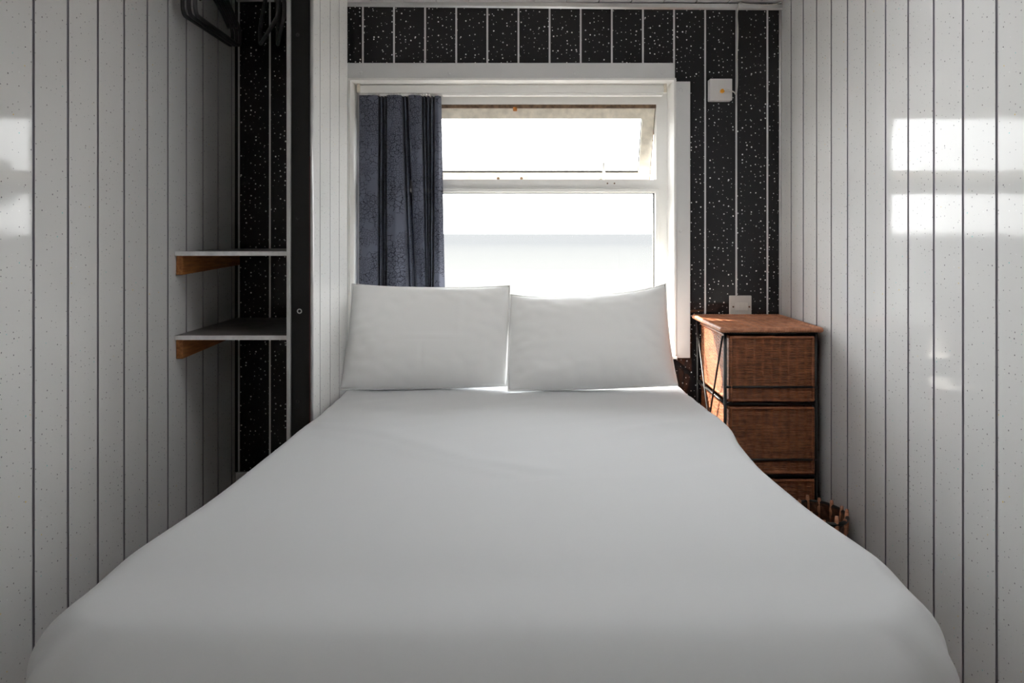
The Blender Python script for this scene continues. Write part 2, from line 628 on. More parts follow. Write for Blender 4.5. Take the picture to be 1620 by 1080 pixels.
for a in ((RX0, RX0 + 0.02, RY0, RY1), (RX1 - 0.02, RX1, RY0, RY1), (RX0 + 0.02, RX1 - 0.02, RY0, RY0 + 0.02), (RX0 + 0.02, RX1 - 0.02, RY1 - 0.02, RY1)):
    box(bm, a[0], a[1], a[2], a[3], ZT - 0.005, ZT + 0.09)
fill_hatch = struct('fill_window_2', bm, M['upvc'])  # frame of the added fill-light opening
bm = bmesh.new()
vs = [bm.verts.new(p) for p in ((RX0 + 0.02, RY0 + 0.02, ZT + 0.06), (RX1 - 0.02, RY0 + 0.02, ZT + 0.06), (RX1 - 0.02, RY1 - 0.02, ZT + 0.06), (RX0 + 0.02, RY1 - 0.02, ZT + 0.06))]
bm.faces.new(vs)
obj('pane', bm, M['opal'], fill_hatch)

bm = bmesh.new()
for a in ((LY0, LY0 + 0.04, LZ0, LZ1), (LY1 - 0.04, LY1, LZ0, LZ1), (LY0 + 0.04, LY1 - 0.04, LZ0, LZ0 + 0.04), (LY0 + 0.04, LY1 - 0.04, LZ1 - 0.04, LZ1)):
    box(bm, XL - 0.032, XL + 0.008, a[0], a[1], a[2], a[3])
side = struct('fill_window_3', bm, M['upvc'])  # frame of the added side window, there for fill light
bm = bmesh.new()
box(bm, XL - 0.018, XL - 0.014, LY0 + 0.04, LY1 - 0.04, LZ0 + 0.04, LZ1 - 0.04)
obj('pane', bm, M['glass'], side)

# cornice along the black wall: lower on the right, as in the room
bm = bmesh.new()
pr = [(0, 0.004), (0, -0.014), (-0.006, -0.016), (-0.013, -0.010), (-0.018, 0.004)]
rows = []
for x, dz in ((-0.685, 0.006), (0.4, -0.004), (XR, -0.008)):
    rows.append([bm.verts.new((x, YB + a, ZT + b + dz - 0.004)) for a, b in pr])
for a, b in zip(rows, rows[1:]):
    for i in range(len(pr)):
        j = (i + 1) % len(pr)
        bm.faces.new((a[i], a[j], b[j], b[i]))
bm.faces.new(rows[0]); bm.faces.new(rows[-1][::-1])
struct('trim_2', bm, M['chrome'])
# corner strips
bm = bmesh.new()
box(bm, XR - 0.010, XR - 0.0005, YB - 0.008, YB - 0.0003, 0, ZT - 0.02)
struct('trim_3', bm, M['chrome'], bevel=0.002)
bm = bmesh.new()
box(bm, XL + 0.0005, XL + 0.004, YA - 0.014, YA, 0.27, ZT)
struct('trim_4', bm, M['satin_black'])
bm = bmesh.new()
box(bm, XL + 0.001, -0.694, YA - 0.012, YA, ZC + 0.842, ZT)
struct('trim_5', bm, M['chrome'], bevel=0.002)

# plain end wall behind the viewer
bm = bmesh.new()
box(bm, XL - 0.03, XR + 0.03, YE - 0.06, YE, 0, ZT)
struct('wall_end', bm, M['wall_plain'])

# ------------------------------------------------------------------ window
# trim boards round the opening, on the black wall
bm = bmesh.new()
box(bm, -0.674, 0.589, 2.862, YB - 0.0003, OZ1 + 0.0085, ZC + 0.659)
tt = struct('trim_6', bm, M['upvc_trim'], bevel=0.0015)
bm = bmesh.new()
box(bm, OX1 + 0.0085, 0.651, 2.864, YB - 0.0003, ZC - 0.478, ZC + 0.588)
ts = struct('trim_7', bm, M['upvc_trim'], bevel=0.0015)
bm = bmesh.new()
box(bm, -0.680, OX0 - 0.0085, 2.862, YB - 0.0003, ZC - 0.478, OZ1 + 0.008)
struct('trim_8', bm, M['upvc_trim'], bevel=0.0015)
for px, py, par in ((571, 115, tt), (711, 115, tt), (909, 116, tt), (1048, 115, tt), (1077, 142, ts), (1077, 365, ts)):
    x, y, z = W(px, py, 2.862)
    bm = bmesh.new()
    bmesh.ops.create_uvsphere(bm, u_segments=14, v_segments=8, radius=0.0075, matrix=Matrix.Translation((x, 2.8625 if par is tt else 2.8645, z)) @ Matrix.Diagonal((1, 0.35, 1, 1)))
    obj('screw_cap', bm, M['upvc_trim'], par, smooth=True)

# reveal lining (part of the window) and frame
YR, YF, YO = 2.862, 2.99, 3.05
bm = bmesh.new()
t = 0.008
box(bm, OX1 - 0.0008, OX1 + t, 2.8605, YO, OZ0, OZ1 - 0.0008)    # right
box(bm, OX0 - t, OX0 + 0.0008, 2.8605, YO, OZ0, OZ1 - 0.0008)    # left
box(bm, OX0 - t, OX1 + t, 2.8605, YO, OZ1 - 0.0008, OZ1 + t)     # top
box(bm, OX0 - t, OX1 + t, 2.840, YO, OZ0 - t, OZ0)               # sill
win = struct('window_1', bm, M['upvc'], bevel=0.001)


def ring(bm, x0, x1, z0, z1, w, y0, y1, mi=0):
    """mitred rectangular frame; w = (left, right, bottom, top)"""
    o = [(x0, z0), (x1, z0), (x1, z1), (x0, z1)]
    i = [(x0 + w[0], z0 + w[2]), (x1 - w[1], z0 + w[2]), (x1 - w[1], z1 - w[3]), (x0 + w[0], z1 - w[3])]
    V = {}
    for nm, P in (('o', o), ('i', i)):
        for y in (0, 1):
            V[nm, y] = [bm.verts.new((x, (y0, y1)[y], z)) for x, z in P]
    for k in range(4):
        j = (k + 1) % 4
        for a, b in ((('o', 0), ('i', 0)), (('i', 1), ('o', 1)), (('o', 1), ('o', 0)), (('i', 0), ('i', 1))):
            bm.faces.new((V[a][k], V[a][j], V[b][j], V[b][k])).material_index = mi


zm0, zm1 = ZC + 0.165, ZC + 0.219
bm = bmesh.new()
# two stacked openings: the lower fixed light and the upper vent
ring(bm, OX0, OX1, OZ0, zm0 + 0.02, (0.05, 0.050, 0.05, 0.02), YF, YO)
ring(bm, OX0, OX1, zm0 + 0.02, OZ1, (0.05, 0.045, zm1 - zm0 - 0.02, 0.071), YF, YO)
obj('window_frame', bm, M['upvc'], win)
bm = bmesh.new()
ring(bm, OX0 + 0.047, OX1 - 0.047, OZ0 + 0.047, zm0 + 0.003, (0.006, 0.006, 0.006, 0.006), YF + 0.018, YF + 0.034)
obj('seal', bm, M['seal'], win)
bm = bmesh.new()
box(bm, OX0 + 0.045, OX1 - 0.045, YF + 0.024, YF + 0.028, OZ0 + 0.045, zm0 + 0.005)
obj('pane', bm, M['glass'], win)
# raised bead along the middle rail and down the right side
bm = bmesh.new()
ring(bm, OX0 + 0.035, OX1 - 0.035, OZ0 + 0.035, zm0 + 0.018, (0.014, 0.014, 0.014, 0.014), YF - 0.008, YF + 0.02)
obj('glazing_bead', bm, M['upvc'], win, bevel=0.002)

# weathered hinge strip above the vent
bm = bmesh.new()
box(bm, OX0 + 0.05, OX1 - 0.045, YF + 0.006, YF + 0.05, ZC + 0.508, ZC + 0.523)
obj('gasket', bm, M['rust'], win)
bm = bmesh.new()
for x in (-0.026,):
    box(bm, x - 0.008, x + 0.008, YF + 0.002, YF + 0.02, ZC + 0.497, ZC + 0.512)
obj('hinge', bm, M['orange_rust'], win, bevel=0.002)

# vent sash, hinged at the top, pushed outwards at the bottom
SX0, SX1, SH = OX0 + 0.055, 0.540, 0.318
hx = Matrix.Translation((0, 3.006, ZC + 0.508)) @ Matrix.Rotation(math.radians(25), 4, 'X')


def sash_part(name, bm, mat, **k):
    bmesh.ops.transform(bm, matrix=hx, verts=bm.verts[:])
    return obj(name, bm, mat, win if name == 'vent_sash' else sash, **k)


bm = bmesh.new()
ring(bm, SX0, SX1, -SH, 0, (0.048, 0.048, 0.040, 0.044), 0.0, 0.03)
sash = sash_part('vent_sash', bm, M['old_upvc'])
bm = bmesh.new()
ring(bm, SX0 + 0.045, SX1 - 0.045, -SH + 0.037, -0.041, (0.005, 0.005, 0.007, 0.005), 0.012, 0.02)
sash_part('seal', bm, M['seal'])
bm = bmesh.new()
box(bm, SX0 + 0.046, SX1 - 0.046, 0.014, 0.018, -SH + 0.038, -0.042)
sash_part('pane', bm, M['glass'])
bm = bmesh.new()
box(bm, SX1, SX1 + 0.004, 0.004, 0.028, -SH, -0.002)
sash_part('gasket', bm, M['rust'])
bm = bmesh.new()
for px in (788, 825):
    cyl(bm, ((px - VX) / F * 3.12, -0.003, -SH + 0.016), (0, 1, 0), 0.006, 0.004, 12)
sash_part('screw', bm, M['rust'], smooth=False)
# casement stay standing on the middle rail
bm = bmesh.new()
x = (955 - VX) / F * 3.1
tube(bm, smooth_path([(x, -0.030, -SH + 0.012), (x, -0.034, -SH + 0.05), (x - 0.002, -0.030, -SH + 0.075), (x - 0.003, -0.022, -SH + 0.095)], 5), 0.006, 8)
box(bm, x - 0.013, x + 0.013, -0.034, -0.001, -SH + 0.002, -SH + 0.014)
sash_part('stay', bm, M['upvc'], smooth=False, bevel=0.001)
bm = bmesh.new()
for px in (961, 972):
    a = W(px, 290, YF)
    cyl(bm, (a[0], YF - 0.0015, a[2]), (0, 1, 0), 0.0032, 0.003, 10)
obj('screw', bm, M['rust'], win)

# curtain rail under the head of the reveal
cr = thing('curtain_rail', 'white plastic curtain rail under the head of the window', 'curtain rail', (-0.05, 2.94, ZC + 0.545))
bm = bmesh.new()
box(bm, OX0 + 0.012, OX1 - 0.012, 2.935, 2.955, ZC + 0.5575, ZC + 0.588)
obj('fascia', bm, M['upvc'], cr, bevel=0.002)
bm = bmesh.new()
box(bm, (700 - VX) / F * 2.95, OX1 - 0.03, 2.932, 2.957, ZC + 0.546, ZC + 0.5575)
obj('track', bm, M['upvc'], cr, bevel=0.003)
for px in (568, 1052):
    bm = bmesh.new()
    x = (px - VX) / F * 2.94
    box(bm, x - 0.006, x + 0.006, 2.926, 2.96, ZC + 0.558, ZC + 0.592)
    obj('end_bracket', bm, M['old_upvc'], cr, bevel=0.002)
for a, b in ((570, 583), (601, 615), (634, 650)):
    bm = bmesh.new()
    x0, x1 = (a - VX) / F * 2.945, (b - VX) / F * 2.945
    tube(bm, [(x0, 2.944, ZC + 0.552), (x1, 2.944, ZC + 0.552)], 0.0062, 10)
    obj('glider_bar', bm, M['upvc'], cr, smooth=True)
for px in (587, 593, 597.5, 618, 622.5, 627, 631, 653, 657.5, 662, 666, 670, 674.5, 679):
    bm = bmesh.new()
    bmesh.ops.create_uvsphere(bm, u_segments=10, v_segments=8, radius=0.0052, matrix=Matrix.Translation(((px - VX) / F * 2.945, 2.944, ZC + 0.552)))
    obj('glider', bm, M['upvc'], cr, smooth=True)

# curtain: wide flat panels between tight dark pleats
prof = [  # pixel at the top, pixel at the bottom, depth top, depth bottom
    (569, 569, 0, 0), (584, 583, -0.003, -0.002), (598, 596, 0, 0), (600, 598, 0.026, 0.028), (603, 601, 0.004, 0.004), (606, 605, 0.028, 0.03),
    (609, 608, 0.004, 0.006), (611, 611, 0.026, 0.026), (613, 613, 0.0, 0.0), (624, 630, -0.004, -0.006), (635, 644, 0, 0), (637, 647, 0.026, 0.03), (640, 651, 0.004, 0.02),
    (643, 656, 0.028, 0.045), (646, 659, 0.004, 0.03), (648, 662, 0.0, 0.024), (657, 668, -0.003, 0.02), (666, 673, 0, 0.018), (668, 674, 0.026, 0.04), (671, 676, 0.004, 0.016), (674, 677.5, 0.028, 0.036),
    (677, 679, 0.004, 0.012), (680, 681, 0.028, 0.03), (683, 683, 0.004, 0.0), (685, 684.5, 0.026, 0.02), (688, 688, 0.006, -0.004), (693, 697, 0.004, -0.008), (697, 706, 0.012, 0.0)]
NZ = 40
top_z, bot_z = ZC + 0.548, ZC - 0.435
cols = smooth_path([(i, 0, 0) for i in range(len(prof))], 4)
bm = bmesh.new()
uvl = bm.loops.layers.uv.new('UVMap')
grid = []
nC = (len(prof) - 1) * 5 + 1
su = []
acc = 0
prevp = None
for j in range(nC):
    q = j / 5
    i = min(int(q), len(prof) - 2)
    f = q - i
    f = f * f * (3 - 2 * f) * 0.6 + f * 0.4
    A, B = prof[i], prof[i + 1]
    col = []
    for k in range(NZ + 1):
        t = k / NZ
        e = t * t * (3 - 2 * t)
        Z = top_z + (bot_z - top_z) * t
        pa = (A[0] + (A[1] - A[0]) * t) * (1 - f) + (B[0] + (B[1] - B[0]) * t) * f
        da = (A[2] + (A[3] - A[2]) * e) * (1 - f) + (B[2] + (B[3] - B[2]) * e) * f
        da += 0.003 * noise.noise(Vector((j * 0.15, k * 0.12, 3)))
        col.append(bm.verts.new(((pa - VX) / F * 2.945, 2.936 + da * 2.0, Z)))
    p = Vector((col[0].co.x, col[0].co.y))
    if prevp is not None:
        acc += (p - prevp).length
    prevp = p
    su.append(acc)
    grid.append(col)
for j in range(nC - 1):
    for k in range(NZ):
        f = bm.faces.new((grid[j][k], grid[j][k + 1], grid[j + 1][k + 1], grid[j + 1][k]))
        for lp, (uu, kk) in zip(f.loops, ((su[j], k), (su[j], k + 1), (su[j + 1], k + 1), (su[j + 1], k))):
            lp[uvl].uv = (uu, -kk / NZ * (top_z - bot_z))
cu = obj('curtain', bm, M['curtain'], smooth=True)
md = cu.modifiers.new('cloth', 'SOLIDIFY')
md.thickness = 0.0012
tag(cu, 'dark blue grey pleated curtain with a crackle print drawn to the left of the window', 'curtain')

# ------------------------------------------------------------------ alcove: shelves, rail, hangers
for hh, lab in ((0.0525, 'upper grey laminate shelf with white edge in the left alcove'), (0.304, 'lower grey laminate shelf with white edge in the left alcove')):
    zt = ZC - hh
    yf = 2.222
    sh = thing('wall_shelf', lab, 'shelf', (-0.87, 2.45, zt - 0.012), 'alcove shelves')
    bm = bmesh.new()
    box(bm, XL + 0.001, -0.6955, yf, YA - 0.002, zt - 0.012, zt)
    obj('board', bm, M['shelf_top'], sh)
    bm = bmesh.new()
    box(bm, XL + 0.001, -0.6955, yf - 0.003, yf - 0.0002, zt - 0.0125, zt + 0.0005)
    obj('edge_strip', bm, M['shelf_edge'], sh)
    # left batten, tapering to the back
    bm = bmesh.new()
    x0, x1 = XL + 0.001, XL + 0.021
    vs = []
    for y, dz in ((yf + 0.006, 0.058), (YA - 0.02, 0.046)):
        vs.append([bm.verts.new((x, y, z)) for x, z in ((x0, zt - 0.0125), (x1, zt - 0.0125), (x1, zt - 0.0125 - dz), (x0, zt - 0.0125 - dz))])
    a, b = vs
    for i in range(4):
        bm.faces.new((a[i], a[(i + 1) % 4], b[(i + 1) % 4], b[i]))
    bm.faces.new(a); bm.faces.new(b)
    obj('bracket', bm, M['wood'], sh, bevel=0.001)
    # right bracket, stepped profile
    bm = bmesh.new()
    x1 = -0.6945
    pts = [(0, 0), (0, -0.050), (-0.004, -0.050), (-0.004, -0.036), (-0.008, -0.034), (-0.008, -0.022), (-0.012, -0.020), (-0.012, 0)]
    A = [bm.verts.new((x1 + p, yf + 0.014, zt - 0.0125 + q)) for p, q in pts]
    B = [bm.verts.new((x1 + p, YA - 0.1, zt - 0.0125 + q)) for p, q in pts]
    for i in range(len(pts)):
        j = (i + 1) % len(pts)
        bm.faces.new((A[i], A[j], B[j], B[i]))
    bm.faces.new(A); bm.faces.new(B[::-1])
    obj('bracket', bm, M['wood'], sh)

rl = thing('clothes_rail', 'chromed clothes rail across the top of the alcove', 'clothes rail', (-0.87, 2.39, ZC + 0.85))
bm = bmesh.new()
tube(bm, [(XL + 0.001, 2.39, ZC + 0.85), (-0.6945, 2.39, ZC + 0.85)], 0.011, 16)
obj('rail', bm, M['rail_metal'], rl, smooth=True)
for x, s in ((XL + 0.0005, 1), (-0.6945, -1)):
    bm = bmesh.new()
    cyl(bm, (x, 2.39, ZC + 0.85), (s, 0, 0), 0.022, 0.006)
    obj('rail_socket', bm, M['rail_metal'], rl)


def hanger_shape():
    """hanger in its own plane: y along the bar, z up, origin at the bend of the hook"""
    b = 0.198          # bar height below the hook top
    hw = 0.190
    body = []
    # closed loop: neck - shoulder - rounded end - bar - rounded end - shoulder
    half = [(0.0, -0.058), (0.05, -0.072), (0.11, -0.100), (0.165, -0.130), (0.186, -0.146), (hw, -0.162), (hw - 0.002, -0.182), (0.176, -b), (0.14, -b - 0.002), (0.06, -b - 0.002)]
    pts = half + [(-a, c) for a, c in half[::-1][:-1]]
    loop = smooth_path([(0, a, c) for a, c in pts], 4, True)
    bm1 = bmesh.new()
    tube(bm1, loop, 0.0062, 8, True)
    hk = [(0, -0.060), (0, -0.040), (0.004, -0.028), (0.016, -0.016), (0.021, -0.001), (0.016, 0.013), (0.002, 0.0185), (-0.012, 0.013), (-0.018, 0.001)]
    bm2 = bmesh.new()
    tube(bm2, smooth_path([(0, a, c) for a, c in hk], 4), 0.0026, 8)
    # flattened shoulder ribs give the moulded look
    for s in (1, -1):
        tube(bm1, smooth_path([(0, s * 0.02, -0.078), (0, s * 0.09, -0.108), (0, s * 0.155, -0.146)], 5), 0.004, 6)
        tube(bm1, [(0, s * 0.155, -0.132), (0, s * 0.150, -0.146)], 0.004, 6)
    return bm1, bm2


H0 = ZC + 0.85 - 0.0185 + 0.0145 + 0.0045
b1, b2 = hanger_shape()
hspots = [  # x, turn about the hook, tilt, label
    (-1.004, 0.0, 0.0, 'dark plastic coat hanger nearest the white left wall of the alcove'),
    (-0.988, 0.8, 0.0, 'second dark plastic coat hanger out from the white alcove wall'),
    (-0.972, 1.6, 0.0, 'third dark plastic coat hanger out from the white alcove wall, innermost of that bunch'),
    (-0.815, 27, 0.0, 'dark plastic coat hanger hanging askew, left one of the pair near the black post'),
    (-0.775, 21, 0.0, 'dark plastic coat hanger hanging askew, right one of the pair near the black post')]
for i, (x, rot, tl, lab) in enumerate(hspots):
    if i == 0:
        h = thing('coat_hanger', lab, 'coat hanger', (0, 0, 0), 'hangers on the alcove rail')
        p1 = obj('body', b1, M['hanger'], h, smooth=True)
        p2 = obj('hook', b2, M['hanger'], h, smooth=True)
        proto = (h, p1, p2)
    else:
        h = proto[0].copy()
        COL.objects.link(h)
        for p in proto[1:]:
            c = p.copy()
            COL.objects.link(c)
            c.parent = h
        h['label'] = lab
for i, (h, sp) in enumerate(zip([o for o in COL.objects if o.name.startswith('coat_hanger')], hspots)):
    h.location = (sp[0], 2.39, H0)
    h.rotation_euler = (sp[2], 0, math.radians(sp[1]))

# ------------------------------------------------------------------ bed
HB = 0.537
ZB = ZC - HB
bed = thing('bed', 'small double bed under a plain white sheet with its head below the window', 'bed', (0, 1.9, 0))
bm = bmesh.new()
box(bm, -0.575, 0.545, 1.02, 2.83, 0.08, 0.34)
obj('divan_base', bm, M['divan'], bed, bevel=0.02, segs=3)
bm = bmesh.new()
box(bm, -0.585, 0.555, 1.03, 2.84, 0.34, ZB - 0.03)
obj('mattress', bm, M['sheet'], bed, bevel=0.05, segs=4)
for x in (-0.5, 0.47):
    for y in (1.12, 2.7):
        bm = bmesh.new()
        tube(bm, [(x, y, 0.0), (x, y, 0.08)], [0.018, 0.026], 14)
        obj('leg', bm, M['post_black'], bed, smooth=True)


def lerp_tab(tab, v):
    for (a, x), (b, y) in zip(tab, tab[1:]):
        if v <= b:
            t = max(0, (v - a) / (b - a))
            return x + (y - x) * t
    return tab[-1][1]


LX = [(0.90, -0.692), (1.28, -0.694), (1.6, -0.658), (1.9, -0.634), (2.1, -0.618), (2.19, -0.611), (2.86, -0.609)]
RX = [(0.95, 0.612), (1.25, 0.630), (1.42, 0.604), (1.6, 0.586), (1.75, 0.572), (1.95, 0.576), (2.1, 0.594), (2.25, 0.585), (2.4, 0.572), (2.6, 0.566), (2.86, 0.562)]
YFOOT, YHEAD = 0.895, 2.858
CR, CL = 0.23, 0.19     # plan radius of the foot corners


def outline():
    """plan of the covered bed, anticlockwise from the head end of the right side"""
    out = []
    n = 90
    for i in range(n):                       # right side, head to foot
        y = YHEAD - (YHEAD - YFOOT - CR) * i / n
        out.append((lerp_tab(RX, y), y, 0.0))
    xr, xl = lerp_tab(RX, YFOOT + CR), lerp_tab(LX, YFOOT + CL)
    m = 26
    for i in range(m):
        a = PI / 2 * i / m
        out.append((xr - CR + CR * math.cos(a), YFOOT + CR - CR * math.sin(a), i / m))
    for i in range(60):
        out.append((xr - CR + (xl + CL - xr + CR) * i / 60, YFOOT, 1.0))
    for i in range(m):
        a = PI / 2 * i / m
        out.append((xl + CL - CL * math.sin(a), YFOOT + CL - CL * math.cos(a), 1 - i / m))
    for i in range(n):
        y = YFOOT + CL + (YHEAD - YFOOT - CL) * i / n
        out.append((lerp_tab(LX, y), y, 0.0))
    for i in range(40):
        out.append((-0.609 + (0.562 + 0.609) * i / 40, YHEAD, -1.0))
    return out


OL = outline()
NO = len(OL)
# smooth the plan once
for _ in range(3):
    OL = [tuple((OL[i - 1][k] + 2 * OL[i][k] + OL[(i + 1) % NO][k]) / 4 for k in range(3)) for i in range(NO)]
nor = []
for i in range(NO):
    a, b = OL[i - 1], OL[(i + 1) % NO]
    t = Vector((b[0] - a[0], b[1] - a[1])).normalized()
    nor.append(Vector((t.y, -t.x)))
c0 = Vector((0, 1.9))
if nor[10].dot(Vector((1, 0))) < 0:
    nor = [-v for v in nor]


CREASES = [
    ([(-0.56, 2.07), (-0.385, 2.01), (-0.213, 1.84), (-0.104, 1.748), (0.05, 1.68)], 0.0035),
    ([(-0.52, 1.99), (-0.36, 1.90), (-0.20, 1.76), (-0.05, 1.66)], 0.0025),
    ([(-0.45, 2.30), (-0.20, 2.24), (0.10, 2.26)], 0.002),
    ([(0.52, 2.15), (0.30, 2.05), (0.12, 1.90)], 0.0022),
    ([(0.50, 1.75), (0.30, 1.66), (0.05, 1.62)], 0.0018)]


def sheet_z(x, y):
    """slow waves and shallow creases of the sheet"""
    z = 0.007 * noise.noise(Vector((x * 1.6, y * 1.3, 1.0)))
    # shallow drag lines fanning from the pillows
    w = max(0.0, min(1, (y - 1.7) / 0.6))
    z += 0.0045 * w * noise.noise(Vector((x * 2.0 + y * 1.2, (y - 0.55 * x) * 12.0, 5.0)))
    z += 0.0016 * noise.noise(Vector((x * 5, y * 4, 9.0)))
    for line, amp_ in CREASES:
        bd, side = 9.0, 1
        for (ax, ay), (bx_, by_) in zip(line, line[1:]):
            ex, ey = bx_ - ax, by_ - ay
            t = min(1, max(0, ((x - ax) * ex + (y - ay) * ey) / (ex * ex + ey * ey)))
            dx, dy = x - ax - ex * t, y - ay - ey * t
            dd = math.hypot(dx, dy)
            if dd < bd:
                bd, side = dd, (1 if dx * ey - dy * ex > 0 else -1)
        z += amp_ * math.exp(-(bd / (0.014 if side > 0 else 0.045)) ** 2)
    # the end of the bed rolls gently down, and a broad dip crosses it
    z -= 0.004 * math.exp(-((y - 1.16) / 0.06) ** 2)
    return z


bm = bmesh.new()
rings = []
SK = 14
for k in range(SK):          # hanging skirt, bottom to edge
    t = k / SK
    rg = []
    for i, (x, y, e) in enumerate(OL):
        ft = max(0.0, e)
        ft = ft * ft * (3 - 2 * ft)
        r = 0.022 + 0.043 * min(1, max(0, (2.1 - y) / 0.6)) + 0.075 * ft
        zb = ZB - r
        z0 = 0.20
        z = z0 + (zb - z0) * t
        fold = (1 - t) ** 1.2
        amp = 0.014 * fold
        s = i * 0.02
        corner = math.exp(-((e - 0.5) / 0.28) ** 2) if 0 < e < 1 else 0
        d = amp * (0.8 * math.sin(i * 0.33 + 2 * noise.noise(Vector((s, t * 1.5, 2)))) * (0.35 + 1.0 * corner) + 0.5 * noise.noise(Vector((s * 2, t, 0))))
        flare = 0.02 * (1 - t)
        if e < -0.2 or (y > 2.1 and x < 0):
            d, flare = 0, 0
        p = Vector((x, y)) + nor[i] * (d + flare)
        rg.append(bm.verts.new((p.x, p.y, z)))
    rings.append(rg)
RS = 12
for k in range(RS + 1):      # rounded edge
    th = PI / 2 * k / RS
    rg = []
    for i, (x, y, e) in enumerate(OL):
        ft = max(0.0, e)
        ft = ft * ft * (3 - 2 * ft)
        r = 0.022 + 0.043 * min(1, max(0, (2.1 - y) / 0.6)) + 0.075 * ft
        corner = math.exp(-((e - 0.5) / 0.25) ** 2) if 0 < e < 1 else 0
        g = 0.012 * corner * math.cos(th) * math.sin(i * 0.7 + 0.8)
        p = Vector((x, y)) + nor[i] * (-r * (1 - math.cos(th)) + g)
        z = ZB - r * (1 - math.sin(th)) + sheet_z(p.x, p.y) * math.sin(th)
        rg.append(bm.verts.new((p.x, p.y, z)))
    rings.append(rg)
IN = 60
last = [v.co.copy() for v in rings[-1]]
for k in range(1, IN + 1):
    t = k / IN
    rg = []
    for i, c in enumerate(last):
        q = Vector((-0.01, min(max(c.y, 1.62), 2.35)))
        x = c.x + (q.x - c.x) * t
        y = c.y + (q.y - c.y) * t
        rg.append(bm.verts.new((x, y, ZB + sheet_z(x, y))))
    rings.append(rg)
for a, b in zip(rings, rings[1:]):
    for i in range(NO):
        j = (i + 1) % NO
        bm.faces.new((a[i], a[j], b[j], b[i]))
bmesh.ops.remove_doubles(bm, verts=rings[-1], dist=0.0005)
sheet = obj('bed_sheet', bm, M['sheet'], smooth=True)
tag(sheet, 'plain white sheet drawn smooth over the whole bed and hanging at its foot', 'bed sheet')


def pillow(name, label, TL, TR, BR, BL, thick, seed, sagT, dents, inL=1.0, inR=1.0):
    """stuffed case: corners given in the room, bulging between a front and a back skin"""
    TL, TR, BR, BL = map(Vector, (TL, TR, BR, BL))
    nrm = ((TR - TL) + (BR - BL)).cross((BL - TL) + (BR - TR)).normalized()
    if nrm.y > 0:
        nrm = -nrm
    n, m = 72, 52
    root = thing(name, label, 'pillow', (BL + BR) / 2, 'pillows at the head of the bed')
    bm = bmesh.new()
    sides = {}
    for sgn in (1, -1):
        g = []
        for i in range(n + 1):
            u = i / n
            col = []
            for j in range(m + 1):
                v = j / m
                # edges bow inwards between the pulled-out corners
                pu = 4 * u * (1 - u)
                pv = 4 * v * (1 - v)
                uu = u + 0.018 * (0.5 - u) * 2 * pv * (inL if u < 0.5 else inR)
                vv = v + sagT * (1 - v) * (1 - abs(2 * u - 1) ** 3) + 0.006 * v * pu
                P = TL * (1 - uu) * (1 - vv) + TR * uu * (1 - vv) + BR * uu * vv + BL * (1 - uu) * vv
                bul = (max(0, 1 - abs(2 * u - 1) ** 2.6) ** 0.62) * (max(0, 1 - abs(2 * v - 1) ** 2.6) ** 0.62)
                t = thick * bul * (0.55 if sgn > 0 else 0.45)
                # fuller towards the bottom
                t *= 0.80 + 0.35 * v
                edge = 1 - bul
                w = 0.008 * noise.noise(Vector((u * 3.4 + seed, v * 3, sgn))) * bul
                w += 0.0042 * edge * bul * 4 * noise.noise(Vector((u * 14 + seed, v * 11, 4)))
                if sgn > 0:
                    for (du, dv, ang, ln, dep) in dents:
                        a = math.cos(ang) * (u - du) + math.sin(ang) * (v - dv)
                        b = -math.sin(ang) * (u - du) + math.cos(ang) * (v - dv)
                        w += dep * math.exp(-(a / ln) ** 2 - (b / 0.014) ** 2) * bul
                col.append((P + nrm * sgn * (t + w)))
            g.append(col)
        sides[sgn] = g
    V = {}
    for sgn in (1, -1):
        for i in range(n + 1):
            for j in range(m + 1):
                bd = i in (0, n) or j in (0, m)
                if sgn == -1 and bd:
                    V[sgn, i, j] = V[1, i, j]
                else:
                    V[sgn, i, j] = bm.verts.new(sides[sgn][i][j])
    for sgn in (1, -1):
        for i in range(n):
            for j in range(m):
                bm.faces.new((V[sgn, i, j], V[sgn, i + 1, j], V[sgn, i + 1, j + 1], V[sgn, i, j + 1]))
    rim = [V[1, i, 0].co.copy() for i in range(n)] + [V[1, n, j].co.copy() for j in range(m)] + \
          [V[1, i, m].co.copy() for i in range(n, 0, -1)] + [V[1, 0, j].co.copy() for j in range(m, 0, -1)]
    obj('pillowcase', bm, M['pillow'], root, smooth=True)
    bm = bmesh.new()
    tube(bm, rim, 0.0028, 6, True)
    obj('seam', bm, M['pillow'], root, smooth=True)
    return root


YT, YBt = 2.72, 2.545
pillow('pillow', 'left white pillow in front of the dark curtain, leaning on the window', W(557, 449, YT), W(806, 452, YT + 0.006), W(802, 610, YBt + 0.018), W(536, 616, YBt), 0.17, 2.0, 0.03,
       [(0.55, 0.57, 0.0, 0.16, 0.0018), (0.70, 0.32, 1.57, 0.2, 0.0022), (0.49, 0.75, 1.57, 0.10, -0.002), (0.13, 0.55, 0.04, 0.09, 0.0014)], 1.0, -0.15)
pillow('pillow', 'right white pillow under the open pane of the window', W(808, 466, YT - 0.004), W(1053, 449, YT + 0.01), W(1072, 609, YBt), W(804, 618, YBt - 0.014), 0.17, 7.0, 0.075,
       [(0.06, 0.62, -0.5, 0.07, 0.0025), (0.5, 0.10, 0.03, 0.2, 0.0012), (0.93, 0.7, 0.6, 0.06, -0.003), (0.95, 0.5, 0.3, 0.05, -0.0025)], -0.15, 1.0)

# ------------------------------------------------------------------ wicker chest of drawers


